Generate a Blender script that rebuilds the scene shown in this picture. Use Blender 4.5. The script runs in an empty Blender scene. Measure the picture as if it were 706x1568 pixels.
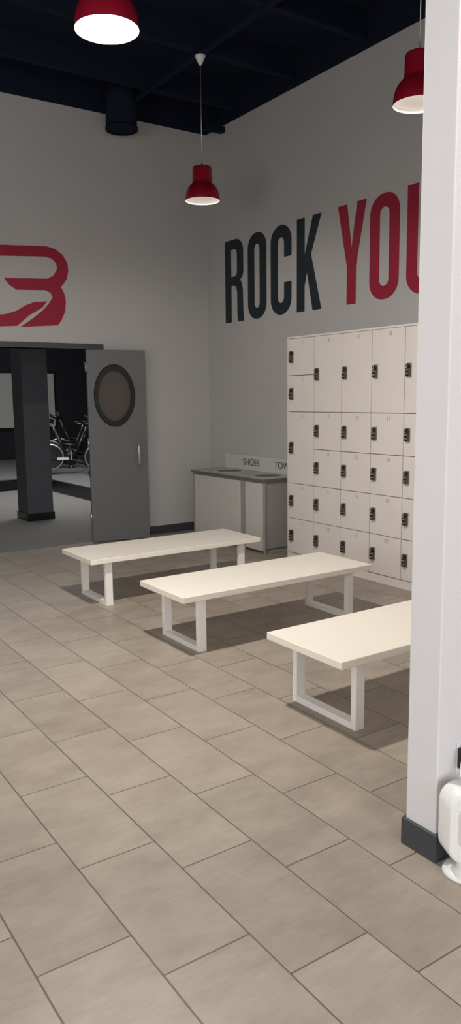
import bpy, math, random
from mathutils import Vector, Matrix
random.seed(4)
S=bpy.context.scene
S.view_settings.view_transform='Standard'
S.view_settings.look='None'

# ---------------------------------------------------------------- materials
def srgb(r,g,b):
    def c(v):
        v/=255.0
        return v/12.92 if v<=0.04045 else ((v+0.055)/1.055)**2.4
    return (c(r),c(g),c(b),1)
def mat(name,col,rough=0.6,metal=0.0,emit=0,noise=0.0,nscale=8,bump=0.0,bscale=200,spec=0.5,ecol=None):
    m=bpy.data.materials.new(name); m.use_nodes=True
    nt=m.node_tree; b=nt.nodes['Principled BSDF']
    c=srgb(*col)
    b.inputs['Base Color'].default_value=c
    b.inputs['Roughness'].default_value=rough
    b.inputs['Metallic'].default_value=metal
    b.inputs['Specular IOR Level'].default_value=spec
    if emit:
        b.inputs['Emission Color'].default_value=ecol or c
        b.inputs['Emission Strength'].default_value=emit
    tc=nt.nodes.new('ShaderNodeTexCoord')
    if noise:
        n=nt.nodes.new('ShaderNodeTexNoise'); n.inputs['Scale'].default_value=nscale; n.inputs['Detail'].default_value=4
        nt.links.new(tc.outputs['Object'],n.inputs['Vector'])
        mx=nt.nodes.new('ShaderNodeMix'); mx.data_type='RGBA'
        mx.inputs['A'].default_value=tuple(v*(1-noise) for v in c[:3])+(1,)
        mx.inputs['B'].default_value=tuple(min(1,v*(1+noise)) for v in c[:3])+(1,)
        nt.links.new(n.outputs['Fac'],mx.inputs['Factor'])
        nt.links.new(mx.outputs['Result'],b.inputs['Base Color'])
    if bump:
        n2=nt.nodes.new('ShaderNodeTexNoise'); n2.inputs['Scale'].default_value=bscale
        nt.links.new(tc.outputs['Object'],n2.inputs['Vector'])
        bp=nt.nodes.new('ShaderNodeBump'); bp.inputs['Strength'].default_value=bump; bp.inputs['Distance'].default_value=0.002
        nt.links.new(n2.outputs['Fac'],bp.inputs['Height']); nt.links.new(bp.outputs['Normal'],b.inputs['Normal'])
    return m

M_wall=mat('wall_paint',(191,189,187),0.8,noise=0.02,nscale=1.5,bump=0.15)
M_part=mat('partition_paint',(224,221,223),0.7,noise=0.01,bump=0.1)
M_navy=mat('ceiling_navy',(28,34,50),0.9,noise=0.12,nscale=3,spec=.1)
M_base=mat('baseboard_rubber',(62,65,70),0.5)
M_bench=mat('bench_laminate',(240,233,221),0.45,noise=0.015,nscale=5)
M_leg=mat('bench_leg_paint',(242,239,235),0.4)
M_lock=mat('locker_laminate',(232,224,219),0.4,noise=0.01,nscale=3)
M_gap=mat('locker_carcass',(112,100,95),0.7)
M_black=mat('black_plastic',(22,22,24),0.35)
M_blackm=mat('black_metal',(48,49,52),0.35,metal=0.5)
M_gun=mat('lock_bronze',(92,80,72),0.35,metal=0.3)
M_silver=mat('brushed_steel',(200,198,194),0.3,metal=0.8)
M_rim=mat('steel_rim',(205,204,202),0.3,metal=0.3)
M_red=mat('lamp_red_metal',(176,24,50),0.36,metal=0.45)
M_white=mat('white_plastic',(232,232,230),0.4)
M_inner=mat('lamp_inner_white',(240,236,228),0.5,emit=0.12,ecol=(1,.93,.85,1))
M_glowC=mat('lamp_bulb_bright',(255,248,238),0.5,emit=14,ecol=(1,.94,.85,1))
M_glowS=mat('lamp_bulb_soft',(235,225,215),0.5,emit=0.30,ecol=(1,.93,.86,1))
M_crim=mat('crimson_vinyl',(156,24,54),0.6)
M_ink=mat('dark_vinyl',(26,38,46),0.6)
M_door=mat('door_grey',(108,110,112),0.5,noise=0.02)
M_frame=mat('door_frame_grey',(74,77,82),0.5)
M_counter=mat('counter_grey',(178,176,174),0.45)
M_cedge=mat('counter_edge',(108,106,107),0.45)
M_cab=mat('cabinet_grey',(160,156,153),0.5)
M_panel=mat('cabinet_panel',(210,205,201),0.45)
M_carpet=mat('studio_carpet',(134,132,127),0.95,noise=0.08,nscale=40,bump=0.6,bscale=400)
M_sdark=mat('studio_wall_dark',(22,26,34),0.7,noise=0.1)
M_scol=mat('studio_column_grey',(84,86,92),0.7)
M_plat=mat('platform_top',(118,120,119),0.7)
M_screen=mat('screen_pale',(196,199,192),0.8)
M_num=mat('locker_number_grey',(168,160,156),0.6)
M_oval=mat('door_glass_brown',(82,75,71),0.25,noise=0.05)

def tile_mat():
    m=bpy.data.materials.new('floor_tile'); m.use_nodes=True
    nt=m.node_tree; N=nt.nodes; L=nt.links; b=N['Principled BSDF']
    tc=N.new('ShaderNodeTexCoord'); sp=N.new('ShaderNodeSeparateXYZ'); L.new(tc.outputs['Object'],sp.inputs[0])
    def ma(op,a,bb=None,c=None):
        n=N.new('ShaderNodeMath'); n.operation=op
        for i,v in enumerate((a,bb,c)):
            if v is None: continue
            if isinstance(v,(int,float)): n.inputs[i].default_value=v
            else: L.new(v,n.inputs[i])
        return n.outputs[0]
    W=0.305; LN=0.615
    u=ma('DIVIDE',ma('ADD',sp.outputs['X'],4.300),W)
    k=ma('FLOOR',u)
    fu=ma('FRACT',u)
    v=ma('DIVIDE',ma('ADD',ma('ADD',sp.outputs['Y'],5.81),ma('MULTIPLY',k,0.205)),LN)
    kv=ma('FLOOR',v); fv=ma('FRACT',v)
    du=ma('MULTIPLY',ma('MINIMUM',fu,ma('SUBTRACT',1.0,fu)),W)
    dv=ma('MULTIPLY',ma('MINIMUM',fv,ma('SUBTRACT',1.0,fv)),LN)
    d=ma('MINIMUM',du,dv)
    mr=N.new('ShaderNodeMapRange'); L.new(d,mr.inputs[0]); mr.inputs[1].default_value=0.0018; mr.inputs[2].default_value=0.0034
    cmb=N.new('ShaderNodeCombineXYZ'); L.new(k,cmb.inputs[0]); L.new(kv,cmb.inputs[1])
    wn=N.new('ShaderNodeTexWhiteNoise'); wn.noise_dimensions='3D'; L.new(cmb.outputs[0],wn.inputs['Vector'])
    off=N.new('ShaderNodeVectorMath'); off.operation='SCALE'; L.new(wn.outputs['Color'],off.inputs[0]); off.inputs['Scale'].default_value=13
    ad=N.new('ShaderNodeVectorMath'); ad.operation='ADD'; L.new(tc.outputs['Object'],ad.inputs[0]); L.new(off.outputs[0],ad.inputs[1])
    mp=N.new('ShaderNodeMapping'); mp.inputs['Scale'].default_value=(1.8,3.2,1); L.new(ad.outputs[0],mp.inputs[0])
    n1=N.new('ShaderNodeTexNoise'); n1.inputs['Scale'].default_value=1.7; n1.inputs['Detail'].default_value=8; n1.inputs['Roughness'].default_value=0.66
    L.new(mp.outputs[0],n1.inputs['Vector'])
    mp2=N.new('ShaderNodeMapping'); mp2.inputs['Scale'].default_value=(5,40,1); L.new(ad.outputs[0],mp2.inputs[0])
    n2=N.new('ShaderNodeTexNoise'); n2.inputs['Scale'].default_value=2; n2.inputs['Detail'].default_value=3; L.new(mp2.outputs[0],n2.inputs['Vector'])
    mixf=ma('ADD',ma('MULTIPLY',n1.outputs['Fac'],0.82),ma('ADD',ma('MULTIPLY',n2.outputs['Fac'],0.18),ma('MULTIPLY',ma('SUBTRACT',wn.outputs['Value'],0.5),0.18)))
    cr=N.new('ShaderNodeValToRGB'); L.new(mixf,cr.inputs[0])
    e=cr.color_ramp.elements; e[0].position=0.28; e[0].color=srgb(141,130,118); e[1].position=0.72; e[1].color=srgb(174,163,149)
    mx=N.new('ShaderNodeMix'); mx.data_type='RGBA'; L.new(mr.outputs[0],mx.inputs['Factor'])
    mx.inputs['A'].default_value=srgb(94,86,77); L.new(cr.outputs[0],mx.inputs['B'])
    L.new(mx.outputs['Result'],b.inputs['Base Color'])
    b.inputs['Roughness'].default_value=0.42
    bp=N.new('ShaderNodeBump'); bp.inputs['Strength'].default_value=0.5; bp.inputs['Distance'].default_value=0.002
    L.new(mr.outputs[0],bp.inputs['Height']); L.new(bp.outputs['Normal'],b.inputs['Normal'])
    return m
M_tile=tile_mat()

# ---------------------------------------------------------------- mesh builder
class MB:
    def __init__(s): s.v=[];s.f=[];s.mi=[];s.sm=[];s.mats=[]
    def m(s,mt):
        if mt not in s.mats: s.mats.append(mt)
        return s.mats.index(mt)
    def box(s,x0,x1,y0,y1,z0,z1,mt,T=None):
        if x0>x1:x0,x1=x1,x0
        if y0>y1:y0,y1=y1,y0
        if z0>z1:z0,z1=z1,z0
        n=len(s.v); P=[(x,y,z) for z in(z0,z1) for y in(y0,y1) for x in(x0,x1)]
        if T: P=[tuple(T@Vector(p)) for p in P]
        s.v+=P
        for q in((0,2,3,1),(4,5,7,6),(0,1,5,4),(2,6,7,3),(0,4,6,2),(1,3,7,5)):
            s.f.append([n+i for i in q]); s.mi.append(s.m(mt)); s.sm.append(False)
        return s
    def lathe(s,prof,c,mt,axis='Z',seg=40,sx=1,sy=1,smooth=True,cap=False):
        n=len(s.v); k=len(prof)
        for i in range(seg):
            a=2*math.pi*i/seg
            for r,h in prof:
                p=(r*math.cos(a)*sx,r*math.sin(a)*sy,h)
                if axis=='X': p=(p[2],p[0],p[1])
                if axis=='Y': p=(p[0],p[2],p[1])
                s.v.append((p[0]+c[0],p[1]+c[1],p[2]+c[2]))
        for i in range(seg):
            j=(i+1)%seg
            for q in range(k-1):
                s.f.append([n+i*k+q,n+j*k+q,n+j*k+q+1,n+i*k+q+1]); s.mi.append(s.m(mt)); s.sm.append(smooth)
        if cap:
            for q in(0,k-1):
                s.f.append([n+i*k+q for i in range(seg)]); s.mi.append(s.m(mt)); s.sm.append(False)
        return s
    def cyl(s,c,r,h,mt,axis='Z',seg=24,sx=1,sy=1):
        return s.lathe([(r,0),(r,h)],c,mt,axis,seg,sx,sy,True,True)
    def tube(s,pts,r,mt,seg=10):
        pts=[Vector(p) for p in pts]; n=len(s.v); up=None
        for i,p in enumerate(pts):
            d=(pts[min(i+1,len(pts)-1)]-pts[max(i-1,0)]).normalized()
            a=d.cross(Vector((0,0,1)))
            if a.length<.05: a=d.cross(Vector((0,1,0)))
            a.normalize(); b=d.cross(a)
            for k in range(seg):
                t=2*math.pi*k/seg; s.v.append(tuple(p+(a*math.cos(t)+b*math.sin(t))*r))
        for i in range(len(pts)-1):
            for k in range(seg):
                l=(k+1)%seg
                s.f.append([n+i*seg+k,n+i*seg+l,n+(i+1)*seg+l,n+(i+1)*seg+k]); s.mi.append(s.m(mt)); s.sm.append(True)
        for i in(0,len(pts)-1):
            s.f.append([n+i*seg+k for k in range(seg)]); s.mi.append(s.m(mt)); s.sm.append(False)
        return s
    def obj(s,name,parent=None,bevel=0,loc=None,rotz=0):
        import bmesh
        me=bpy.data.meshes.new(name); me.from_pydata(s.v,[],s.f)
        for mt in s.mats: me.materials.append(mt)
        for p,i,sm in zip(me.polygons,s.mi,s.sm): p.material_index=i; p.use_smooth=sm
        bm=bmesh.new(); bm.from_mesh(me); bmesh.ops.recalc_face_normals(bm,faces=bm.faces); bm.to_mesh(me); bm.free()
        o=bpy.data.objects.new(name,me); S.collection.objects.link(o)
        if parent: o.parent=parent
        if loc: o.location=loc
        o.rotation_euler[2]=rotz
        if bevel:
            b=o.modifiers.new('bevel','BEVEL'); b.width=bevel; b.segments=2; b.limit_method='ANGLE'; b.angle_limit=math.radians(50)
        return o
def empty(name,loc=(0,0,0),rotz=0):
    e=bpy.data.objects.new(name,None); e.empty_display_size=.2; S.collection.objects.link(e); e.location=loc; e.rotation_euler[2]=rotz; return e
def simple(name,x0,x1,y0,y1,z0,z1,mt,bevel=0,parent=None):
    return MB().box(x0,x1,y0,y1,z0,z1,mt).obj(name,parent,bevel)

# ---------------------------------------------------------------- room shell
XW=-8.0; YS=-12.5; HW=4.74; HC=5.05
simple('floor',XW,0.0,YS,0.0,-0.1,0.0,M_tile)
OX0,OX1,OZ=-3.45,-1.50,2.20
nb=MB()
nb.box(XW,OX0,0,.15,0,HW,M_wall).box(OX1,0.15,0,.15,0,HW,M_wall).box(OX0,OX1,0,.15,OZ,HW,M_wall)
nb.box(XW,0.15,0,.15,HW,HC,M_navy)
nb.obj('wall_north')
eb=MB().box(0,.15,YS,0,0,HW,M_wall).box(0,.15,YS,0,HW,HC,M_navy); eb.obj('wall_east')
MB().box(XW-.15,XW,YS,-9.5,0,HW,M_wall).box(XW-.15,XW,-4.5,.15,0,HW,M_wall).box(XW-.15,XW,-9.5,-4.5,0,.6,M_wall).box(XW-.15,XW,-9.5,-4.5,3.2,HW,M_wall).box(XW-.15,XW,YS,.15,HW,HC,M_navy).obj('wall_west')
MB().box(XW-.12,XW-.04,-9.5,-9.44,.6,3.2,M_frame).box(XW-.12,XW-.04,-4.56,-4.5,.6,3.2,M_frame).box(XW-.12,XW-.04,-9.5,-4.5,.6,.66,M_frame).box(XW-.12,XW-.04,-9.5,-4.5,3.14,3.2,M_frame).box(XW-.12,XW-.04,-7.03,-6.97,.6,3.2,M_frame).obj('added_west_window')  # unseen window frame, added to go with the west fill light
wb=MB().box(XW,0.15,YS-.15,YS,0,.4,M_wall).box(XW,0.15,YS-.15,YS,3.4,HC,M_wall)
for a,b_ in((XW,-7.6),(-5.1,-4.9),(-2.4,-2.2),(-.3,.15)): wb.box(a,b_,YS-.15,YS,.4,3.4,M_wall)
wb.obj('wall_south')
simple('ceiling',XW-.15,.15,YS-.15,.15,HC,HC+.1,M_navy)
jb=MB()
y=-11.88
while y<-.2:
    jb.box(XW,0,y-.04,y+.04,4.82,HC,M_navy); y+=1.02
for x in(-1.12,-3.37,-5.6): jb.box(x-.03,x+.03,YS,0,4.80,4.83,M_navy)
jb.box(-.28,-.0,-.42,-.34,4.66,4.72,M_navy).cyl((-.28,-.38,4.69),.04,.05,M_navy,'X').box(-.26,-.22,-.40,-.36,4.7,4.9,M_navy)  # pipe stub at the east wall, merged into the joist mesh
jb.obj('ceiling_joists_pipes')
simple('baseboard_north',OX1+.07,0,-.012,0,0,.10,M_base,.003)
simple('baseboard_north_west',XW,OX0-.07,-.012,0,0,.10,M_base,.003)
simple('baseboard_east',-.012,0,YS,-.012,0,.10,M_base,.003)
PX,PY0,PY1=-3.235,-6.50,-6.36
simple('wall_partition',PX,0.0,PY0,PY1,0,HC,M_part,.004)
pb=MB().box(PX-.012,PX,PY0-.012,PY1+.012,0,.105,M_base).box(PX,0,PY0-.012,PY0,0,.105,M_base).box(PX,0,PY1,PY1+.012,0,.105,M_base)
pb.obj('baseboard_partition',bevel=.002)
fb=MB()
fb.box(OX0-.07,OX1+.07,-.02,.17,OZ,OZ+.06,M_frame)
fb.box(OX0-.07,OX0,-.02,.17,0,OZ,M_frame).box(OX1,OX1+.07,-.02,.17,0,OZ,M_frame)
fb.obj('trim_door_frame',bevel=.004)

# ---------------------------------------------------------------- studio beyond the doors
simple('floor_studio',-4.5,5.5,0.0,10.2,-.1,-.001,M_carpet)
simple('wall_gym_far',-4.5,5.5,10.2,10.35,-.1,4.2,M_sdark)
simple('wall_gym_east',5.5,5.65,0.15,10.35,-.1,4.2,M_sdark)
simple('wall_gym_west',-4.65,-4.5,0.15,10.35,-.1,4.2,M_sdark)
simple('wall_gym_near',.15,5.5,0.0,.15,-.1,4.2,M_sdark)
simple('ceiling_studio',-4.65,5.65,.16,10.35,4.2,4.3,M_sdark)
MB().box(-.17,5.45,3.3,10.15,0,.2,M_black).box(-.15,5.45,3.32,10.15,.2,.215,M_plat).box(-4.45,-.17,5.6,10.15,0,.2,M_black).box(-4.45,-.15,5.62,10.15,.2,.215,M_plat).obj('stage_platform')
cb=MB().box(-1.72,-1.36,1.95,2.35,0,4.2,M_scol).box(-1.735,-1.345,1.935,2.365,0,.1,M_black); cb.obj('studio_column')
MB().box(-.2,1.93,10.13,10.18,.98,2.27,M_screen).box(-.26,1.99,10.15,10.195,.92,2.33,M_black).obj('wall_screen')
def bike(name,loc,rz):
    e=empty(name,loc,rz)
    b=MB()
    b.box(-.55,-.47,-.27,.27,.0,.06,M_black).box(.50,.58,-.24,.24,0,.06,M_black)
    b.tube([(-.51,0,.06),(-.2,0,.22),(.1,0,.30),(.40,0,.30),(.54,0,.06)],.035,M_blackm)
    b.tube([(-.02,0,.28),(-.25,0,.80)],.032,M_blackm); b.tube([(-.25,0,.8),(-.29,0,.93)],.018,M_silver)
    b.tube([(.08,0,.28),(.30,0,.82)],.035,M_blackm); b.tube([(.30,0,.8),(.36,0,1.0)],.02,M_silver)
    b.tube([(-.14,0,.54),(.2,0,.58)],.03,M_blackm)
    b.obj('frame',e)
    MB().lathe([(.0,-.02),(.20,-.02),(.245,-.028),(.25,0),(.245,.028),(.20,.02),(0,.02)],(.40,0,.34),M_blackm,'Y',40).lathe([(.225,-.03),(.245,-.032),(.252,0),(.245,.032),(.225,.03)],(.40,0,.34),M_silver,'Y',40).obj('flywheel',e)
    MB().lathe([(.05,-.05),(.115,-.05),(.13,-.03),(.13,.05),(.05,.06)],(.03,-.03,.30),M_black,'Y',30).box(.02,.42,-.075,-.04,.24,.37,M_black).box(.06,.28,-.079,-.075,.28,.33,M_white).box(.06,.28,.04,.044,.28,.33,M_white).obj('belt_guard',e)
    MB().box(.0,.03,-.12,-.09,.12,.32,M_silver).box(.0,.03,.09,.12,.28,.48,M_silver).box(-.04,.07,-.22,-.12,.10,.13,M_black).box(-.04,.07,.12,.22,.47,.50,M_black).obj('cranks',e,.004)
    MB().lathe([(0,.0),(.08,.0),(.13,.02),(.12,.05),(0,.07)],(-.33,0,.93),M_black,'Z',24,1.0,.8).lathe([(0,0),(.035,.005),(.04,.03),(0,.055)],(-.17,0,.935),M_black,'Z',16,2.2,1).obj('saddle',e)
    MB().tube([(.62,-.2,1.12),(.5,-.22,1.04),(.34,-.18,1.0),(.34,.18,1.0),(.5,.22,1.04),(.62,.2,1.12)],.022,M_black).tube([(.34,0,1.0),(.5,0,1.06),(.56,-.1,1.08),(.56,.1,1.08)],.018,M_silver).box(.40,.43,-.06,.06,1.06,1.16,M_black).box(.395,.40,-.05,.05,1.07,1.15,M_silver).obj('handlebars',e)
    return e
bike('exercise_bike',(.52,5.75,.216),math.radians(158))
bike('exercise_bike',(1.20,5.1,.216),math.radians(158))
bike('exercise_bike',(1.55,7.9,.216),math.radians(165))
bike('exercise_bike',(1.00,7.0,.216),math.radians(165))
bike('exercise_bike',(-1.30,6.7,.216),math.radians(158))

# ---------------------------------------------------------------- door leaf
hx,hy=-1.665,-.035; ang=math.atan2(-.13,.67); DW=.68
d=empty('door_1',(hx,hy,0),ang)
def leaf_with_oval():
    cx,cz,rx,rz=.31,1.68,.215,.315; n=64; T=.045; z0,z1=.012,2.19
    v=[];f=[]
    inn=[(cx+rx*math.cos(2*math.pi*i/n),cz+rz*math.sin(2*math.pi*i/n)) for i in range(n)]
    def hit(i):
        a=2*math.pi*i/n; dx,dz=math.cos(a),math.sin(a); t=1e9
        if dx>1e-6:t=min(t,(DW-cx)/dx)
        if dx<-1e-6:t=min(t,(0-cx)/dx)
        if dz>1e-6:t=min(t,(z1-cz)/dz)
        if dz<-1e-6:t=min(t,(z0-cz)/dz)
        return (cx+dx*t,cz+dz*t)
    out=[hit(i) for i in range(n)]
    for c in((0,z0),(DW,z0),(0,z1),(DW,z1)):
        k=min(range(n),key=lambda i:(out[i][0]-c[0])**2+(out[i][1]-c[1])**2); out[k]=c
    for yy in(-T,0):
        v+=[(p[0],yy,p[1]) for p in inn]+[(p[0],yy,p[1]) for p in out]
    for i in range(n):
        j=(i+1)%n
        f.append((i,j,n+j,n+i)); f.append((2*n+i,3*n+i,3*n+j,2*n+j))
        f.append((i,2*n+i,2*n+j,j)); f.append((n+i,n+j,3*n+j,3*n+i))
    b=MB(); b.v=v; b.f=[list(q) for q in f]; b.mi=[b.m(M_door)]*len(f); b.sm=[False]*len(f)
    b.obj('leaf',d)
    b=MB().lathe([(.90,-.06),(1.09,-.06),(1.12,-.045),(.90,-.045)],(cx,0,cz),M_black,'Y',64,rx,rz,False)
    b.lathe([(.90,.0),(1.09,.0),(1.09,.015),(.90,.015)],(cx,0,cz),M_black,'Y',64,rx,rz,False); b.obj('window_ring',d)
    MB().cyl((cx,-.028,cz),1.0,.008,M_oval,'Y',64,rx,rz).obj('glass',d)
leaf_with_oval()
T_=-.04
MB().box(.575+T_,.635+T_,-.05,-.045,.84,1.16,M_door).tube([(.605+T_,-.05,.88),(.605+T_,-.10,.88),(.605+T_,-.105,.90),(.605+T_,-.105,1.10),(.605+T_,-.10,1.12),(.605+T_,-.05,1.12)],.014,M_silver).obj('pull_handle',d)
hb=MB()
for z in(.25,1.1,1.95): hb.cyl((-.005,-.022,z),.012,.1,M_silver)
hb.obj('hinges',d)

# ---------------------------------------------------------------- lettering
def shape(name,splines,M,mt,ext=.002,parent=None):
    cu=bpy.data.curves.new(name,'CURVE'); cu.dimensions='2D'; cu.fill_mode='BOTH'; cu.extrude=ext
    for pts in splines:
        sp=cu.splines.new('POLY'); sp.points.add(len(pts)-1)
        for p,q in zip(sp.points,pts): p.co=(q[0],q[1],0,1)
        sp.use_cyclic_u=True
    cu.materials.append(mt)
    o=bpy.data.objects.new(name,cu); S.collection.objects.link(o)
    if parent: o.parent=parent
    o.matrix_world=M
    return o
def rr(x0,y0,x1,y1,rx,ry,n=8,corners='1234'):
    P=[]
    for k,(cx,cy,a0) in enumerate(((x1-rx,y1-ry,0),(x0+rx,y1-ry,90),(x0+rx,y0+ry,180),(x1-rx,y0+ry,270))):
        if str(k+1) in corners:
            for i in range(n+1):
                a=math.radians(a0+90*i/n); P.append((cx+rx*math.cos(a),cy+ry*math.sin(a)))
        else: P.append(((x1,y1),(x0,y1),(x0,y0),(x1,y0))[k])
    return P
H=.93; st=.125
def arc(cx,cy,rx,ry,a0,a1,n=8): return [(cx+rx*math.cos(math.radians(a0+(a1-a0)*i/n)),cy+ry*math.sin(math.radians(a0+(a1-a0)*i/n))) for i in range(n+1)]
def L_O(w): return [rr(0,0,w,H,w*.46,w*.46),rr(st,st*.95,w-st,H-st*.95,(w-2*st)/2*.98,.06)]
def L_R(w):
    o=[(0,0),(0,H)]+arc(w-.15,H-.15,.15,.15,90,0)+arc(w-.13,H*.60,.13,.10,0,-62)
    o+=[(w-.06,H*.50),(w-.03,H*.45)]+[(w-.012,H*.38),(w-.005,.1),(w+.012,0),(w-.115,0),(w-.125,.10),(w-.125,H*.36),(w-.15,H*.43),(w-.20,H*.445),(st,H*.445),(st,0)]
    i=[(st,H-.11),(st,H*.555)]+arc(w-st-.05,H*.555+.06,.05,.06,-90,0,5)+arc(w-st-.05,H-.11-.06,.05,.06,0,90,5)
    return [o,i]
def L_C(w):
    o=arc(w*.5,H-w*.46,w*.5,w*.46,0,180,14)+arc(w*.5,w*.46,w*.5,w*.46,180,360,14)+[(w,H*.36),(w-st,H*.36)]
    r=(w-2*st)/2
    o+=arc(w*.5,st+.06,r,.06,0,-180,8)+arc(w*.5,H-st-.06,r,.06,180,0,8)+[(w-st,H*.64),(w,H*.64)]
    return [o]
def L_K(w): return [[(0,0),(0,H),(st,H),(st,H*.60),(w-.135,H),(w-.005,H),(w*.58,H*.60),(w,0),(w-.135,0),(w*.42,H*.42),(st,H*.27),(st,0)]]
def L_Y(w): return [[(w/2-st/2,0),(w/2+st/2,0),(w/2+st/2,H*.38),(w,H),(w-.125,H),(w/2,H*.56),(.125,H),(0,H),(w/2-st/2,H*.38)]]
def L_U(w):
    r=(w-2*st)/2
    return [arc(w*.5,w*.46,w*.5,w*.46,180,360,14)+[(w,H),(w-st,H)]+arc(w*.5,st+.06,r,.06,0,-180,8)+[(st,H),(0,H)]]
sign=empty('wall_lettering')
for nm,fn,y0,y1,mt in(('letter_R',L_R,-.39,-.76,M_ink),('letter_O',L_O,-.85,-1.20,M_ink),('letter_C',L_C,-1.28,-1.64,M_ink),('letter_K',L_K,-1.73,-2.12,M_ink),
        ('letter_Y',L_Y,-2.36,-2.75,M_crim),('letter_O_red',L_O,-2.80,-3.17,M_crim),('letter_U',L_U,-3.26,-3.62,M_crim),('letter_R_red',L_R,-3.72,-4.08,M_crim)):
    Mx=Matrix(((0,0,-1,-.002),(-1,0,0,y0),(0,1,0,2.52),(0,0,0,1)))
    shape(nm,fn(y0-y1),Mx,mt,.0015,sign)
def LG(px,py): return (-2.56+.0072*px, 3.245-(py-375)*.00675+px*.0005)
logo=empty('wall_logo')
s1=[(-130,375),(70,376),(84,380),(96,389),(103,402),(104,414),(101,426),(95,435),(91,439),(96,449),(98,462),(96,478),(90,491),(84,499),(25,500),(45,487),(62,474),(72,463),(77,455),(74,448),(66,444),(22,443),(12,436),(4,425),(70,426),(80,421),(86,411),(85,402),(78,395),(68,392),(-130,392)]
s2=[(-130,481),(2,480),(20,475),(34,467),(48,462),(68,461),(60,471),(40,482),(20,498),(-130,499)]
s3=[(-150,400),(-132,375),(-130,392),(-130,481),(-130,499),(-148,485),(-158,440)]
MN=Matrix(((1,0,0,0),(0,0,-1,-.002),(0,1,0,0),(0,0,0,1)))
for i,s_ in enumerate((s1,s2,s3)): shape('ribbon_%d'%(i+1),[[LG(*p) for p in s_]],MN,M_crim,.0015,logo)

def text(name,body,size,M,mt,parent,align='CENTER'):
    cu=bpy.data.curves.new(name,'FONT'); cu.body=body; cu.size=size; cu.align_x=align; cu.align_y='CENTER'; cu.extrude=.0004
    cu.materials.append(mt); o=bpy.data.objects.new(name,cu); S.collection.objects.link(o); o.parent=parent; o.matrix_world=M; return o
def ME(x,y,z): return Matrix(((0,0,-1,x),(-1,0,0,y),(0,1,0,z),(0,0,0,1)))

# ---------------------------------------------------------------- lockers
lk=empty('locker_bank')
LX=-.42; LY=-2.12; CW=.385; NC=6; RH=.3555; Z0=.075; LB=-.025
b=MB().box(LX+.02,LB,LY-CW*NC,LY,Z0,Z0+6*RH,M_gap)
b.box(LX-.003,LB,LY-.0,LY+.018,0.0,Z0+6*RH+.018,M_lock).box(LX-.003,LB,LY-CW*NC-.018,LY-CW*NC,0,Z0+6*RH+.018,M_lock)
b.box(LX-.003,LB,LY-CW*NC,LY,Z0+6*RH,Z0+6*RH+.018,M_lock).box(LX+.0,LB,LY-CW*NC,LY,0,Z0-.004,M_lock)
b.obj('carcass',lk)
db=MB(); kb=MB(); num=1
for c in range(NC):
    rows=[(5,6),(4,5),(2,4),(1,2),(0,1)] if c==0 else [(4,6),(3,4),(2,3),(1,2),(0,1)]
    ya=LY-c*CW; yb=ya-CW
    for r0,r1 in rows:
        za,zb=Z0+r0*RH,Z0+r1*RH
        db.box(LX,LX+.018,ya-.0035,yb+.0035,za+.0028,zb-.0028,M_lock)
        zc=(za+zb)/2; yc=ya-.052
        kb.box(LX-.006,LX,yc-.028,yc+.028,zc-.058,zc+.058,M_silver)
        kb.box(LX-.026,LX-.006,yc-.022,yc+.022,zc-.050,zc+.018,M_gun)
        for q in range(4): kb.cyl((LX-.030,yc-.012,zc-.042+q*.014),.006,.024,M_silver if q%2 else M_black,'Y',10)
        kb.lathe([(0,-.026),(.016,-.026),(.020,-.018),(.018,0),(0,0)],(LX-.006,yc,zc+.036),M_black,'X',18)
        kb.box(LX-.037,LX-.030,yc-.003,yc+.003,zc+.022,zc+.050,M_silver)
        text('number_%d'%num,str(num),.05,ME(LX-.001,(ya+yb)/2-.02,zb-.045),M_num,lk)
        num+=1
db.obj('doors',lk,.0015); kb.obj('locks',lk,.001)

# ---------------------------------------------------------------- shoe / towel drop cabinet
cbn=empty('drop_bin_cabinet')
BX=-.50; BY0,BY1=-.37,-1.80; BH=.80; BB=-.014
b=MB().box(BX+.03,BB,BY0-.02,BY1+.02,.05,BH-.03,M_cab).box(BX+.06,-.02,BY0-.04,BY1+.04,0,.05,M_cab)
b.box(BX+.012,BX+.03,BY0-.0,BY0-.03,0.0,BH-.03,M_cab).box(BX+.012,BX+.03,-1.365,-1.445,0.0,BH-.03,M_cab).box(BX+.012,BX+.03,BY1+.025,BY1,0.0,BH-.03,M_cab)
b.obj('body',cbn,.002)
MB().box(BX+.004,BX+.028,-.415,-1.35,.03,BH-.05,M_panel).box(BX+.004,BX+.028,-1.46,-1.765,.03,BH-.05,M_panel).obj('front_panels',cbn,.003)
MB().box(BX-.01,BB,BY0+.01,BY1-.01,BH-.03,BH-.004,M_cedge).box(BX-.008,BB,BY0+.008,BY1-.008,BH-.004,BH,M_counter).obj('counter',cbn)
MB().box(-.034,BB,BY0-.02,BY1,BH,BH+.17,M_panel).obj('sign_board',cbn,.002)
b=MB()
for hy_ in(-.80,-1.55):
    b.lathe([(.150,0),(.180,0),(.178,.003),(.150,.003),(.150,0)],(-.25,hy_,BH),M_rim,'Z',48,smooth=False)
    b.cyl((-.25,hy_,BH+.0005),.1505,.002,M_black,'Z',48)
b.obj('drop_holes',cbn)
text('shoes_label','SHOES',.11,ME(-.0355,-.93,BH+.09),M_ink,cbn)
text('towels_label','TOWELS',.11,ME(-.0355,-1.59,BH+.09),M_ink,cbn)

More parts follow.
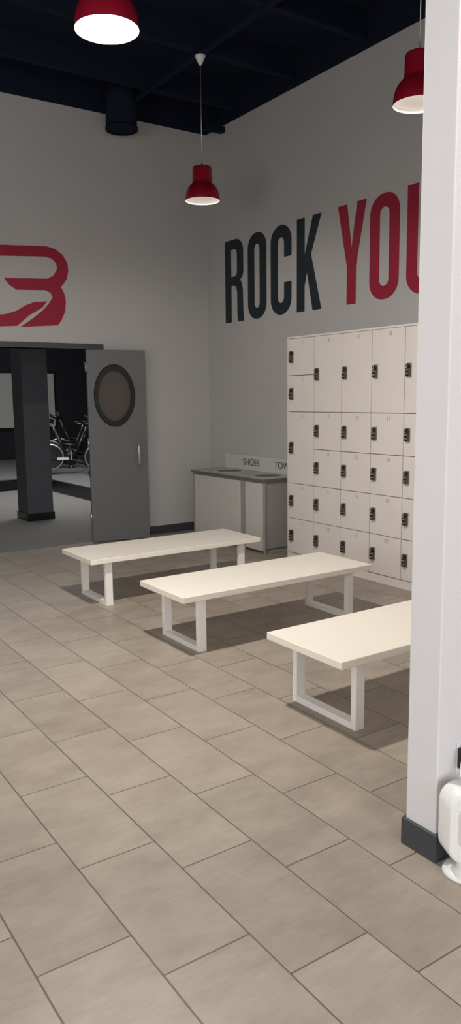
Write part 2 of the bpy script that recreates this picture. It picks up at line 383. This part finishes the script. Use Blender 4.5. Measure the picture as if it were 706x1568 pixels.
# ---------------------------------------------------------------- benches
def bench(y0,y1,x0=-2.86,x1=-1.22):
    e=empty('bench',((x0+x1)/2,(y0+y1)/2,0)); hx_=(x1-x0)/2; hy_=(y1-y0)/2
    MB().box(-hx_,hx_,-hy_,hy_,.36,.40,M_bench).obj('top',e,.004)
    n=1
    for sx in(-1,1):
        xa=sx*(hx_-.14); xb=sx*(hx_-.20); ya=hy_-.05; t=.035
        b=MB().box(xa,xb,-ya,-ya+t,0,.36,M_leg).box(xa,xb,ya-t,ya,0,.36,M_leg).box(xa,xb,-ya+t,ya-t,0,.035,M_leg).box(xa,xb,-ya+t,ya-t,.335,.36,M_leg)
        b.obj('leg_frame_%d'%n,e,.002); n+=1
bench(-2.72,-2.12); bench(-4.125,-3.535); bench(-5.595,-5.0)

# ---------------------------------------------------------------- pendant lamps
def pendant(x,y,glow,power,zr=3.507,zt=4.80,size=.15):
    e=empty('pendant_lamp',(x,y,0)); R=.163
    pr=[(R,0),(R,.018),(.161,.045),(.155,.075),(.144,.103),(.130,.126),(.114,.144),(.101,.156),(.096,.166),(.094,.178),(.091,.295),(.088,.306),(.03,.312),(.012,.33),(.004,.34)]
    MB().lathe(pr,(0,0,zr),M_red,'Z',56).obj('shade',e)
    ins=[(r-.004 if r>.02 else 0.0,h-.003) for r,h in pr[:-2]]; ins[0]=(R,0.0)
    MB().lathe(ins,(0,0,zr),M_inner,'Z',56).obj('shade_liner',e)
    MB().lathe([(0,.02),(R-.010,.02),(R-.010,.024),(0,.024)],(0,0,zr),glow,'Z',48).obj('diffuser',e)
    MB().tube([(0,0,zr+.33),(0,0,zt-.05)],.004,M_silver,8).obj('cord',e)
    MB().lathe([(0,0),(.05,0),(.05,-.01),(.012,-.085),(0,-.085)],(0,0,zt),M_white,'Z',28).obj('ceiling_rose',e)
    if power:
        li=bpy.data.lights.new('lamp_light','AREA'); li.shape='DISK'; li.size=size; li.energy=power; li.color=(1,.945,.87)
        lo=bpy.data.objects.new('bulb_light',li); S.collection.objects.link(lo); lo.parent=e; lo.location=(0,0,zr+.016)
pendant(-1.12,-1.68,M_glowS,3)
pendant(-1.24,-4.50,M_glowS,3)
pendant(-3.37,-4.35,M_glowC,95)
pendant(-3.37,-7.20,M_glowC,7)  # unseen pendant added above the frame as fill
pendant(-5.60,-4.35,M_glowC,12)  # unseen pendant added left of the view for extra fill
pendant(-5.60,-7.20,M_glowC,9)  # another out-of-view pendant, added only to fill the near side

MB().cyl((-1.27,-.32,4.50),.165,.55,M_navy,'Z',40).lathe([(.15,0),(.173,0),(.173,.03),(.165,.03)],(-1.27,-.32,4.49),M_navy).obj('ceiling_duct')

# ---------------------------------------------------------------- fan heater + outlet
fh=empty('fan_heater',(-3.20,-6.605,0),math.radians(-25))
MB().lathe([(0,0),(.075,0),(.078,.008),(.070,.018),(.03,.026),(.03,.07),(0,.07)],(0,0,0),M_white,'Z',40).obj('base',fh)
def rbox(w,dp,h,r,z,mt,name,par,y=0):
    P=rr(-w/2,0,w/2,h,r,r,10); b=MB(); n=len(P)
    b.v=[(p[0],y-dp/2,p[1]+z) for p in P]+[(p[0],y+dp/2,p[1]+z) for p in P]
    b.f=[list(range(n)),list(range(2*n-1,n-1,-1))]+[[i,(i+1)%n,n+(i+1)%n,n+i] for i in range(n)]
    b.mi=[b.m(mt)]*len(b.f); b.sm=[False,False]+[True]*n
    return b.obj(name,par,.012)
rbox(.17,.10,.265,.065,.062,M_white,'body',fh)
rbox(.11,.01,.16,.04,.12,M_panel,'grille',fh,-.050)
ot=empty('wall_outlet',(-3.10,-6.50,.36))
MB().box(-.036,.036,-.006,0,-.058,.058,M_white).obj('plate',ot,.003)
MB().box(-.04,.02,-.045,-.006,-.03,.045,M_black).obj('plug',ot,.005)
MB().tube([(-.035,-.03,.03),(-.05,-.035,.0),(-.06,-.04,-.05),(-.065,-.06,-.1)],.003,M_white,8).obj('cord',ot)

# ---------------------------------------------------------------- light
def area(name,loc,rot,sx,sy,e,col):
    li=bpy.data.lights.new(name,'AREA'); li.shape='RECTANGLE'; li.size=sx; li.size_y=sy; li.energy=e; li.color=col
    o=bpy.data.objects.new(name,li); S.collection.objects.link(o); o.location=loc; o.rotation_euler=rot; return o
area('window_daylight',(-4,YS+.05,1.9),(math.radians(90),0,0),7.2,3.0,205,(1,.99,.985))
area('west_fill_light',(XW+.02,-7.0,1.9),(0,math.radians(-90),0),2.5,4.8,85,(1,.99,.985))  # added fill from the west for partition end and bench legs
area('studio_light',(-.5,4.0,4.1),(0,0,0),4,4,115,(.97,.98,1))
area('bike_fill_light',(-.6,3.2,3.4),(math.radians(-40),0,math.radians(25)),.6,.6,60,(1,.97,.93)).rotation_euler=(Vector((.6,5.8,.8))-Vector((-.6,3.2,3.4))).to_track_quat('-Z','Y').to_euler()  # added fill aimed at the bikes, no fixture there
w=bpy.data.worlds.new('world'); S.world=w; w.use_nodes=True
w.node_tree.nodes['Background'].inputs[0].default_value=(.95,.97,1,1); w.node_tree.nodes['Background'].inputs[1].default_value=.95

# ---------------------------------------------------------------- camera
cd=bpy.data.cameras.new('camera'); cam=bpy.data.objects.new('camera',cd); S.collection.objects.link(cam)
pt,ro,ya=.148570593,-1.18149955e-02,9.76297397e-01
fw=Vector((math.cos(pt)*math.cos(ya),math.cos(pt)*math.sin(ya),-math.sin(pt)))
r0=Vector((math.sin(ya),-math.cos(ya),0)); u0=r0.cross(fw)
r=r0*math.cos(ro)+u0*math.sin(ro); u=-r0*math.sin(ro)+u0*math.cos(ro)
cam.matrix_world=Matrix(((r.x,u.x,-fw.x,-5.245),(r.y,u.y,-fw.y,-8.196),(r.z,u.z,-fw.z,1.65),(0,0,0,1)))
cd.sensor_fit='VERTICAL'; cd.sensor_height=24; cd.lens=1176.446/1568*24
cd.clip_start=.05; cd.clip_end=100
S.camera=cam
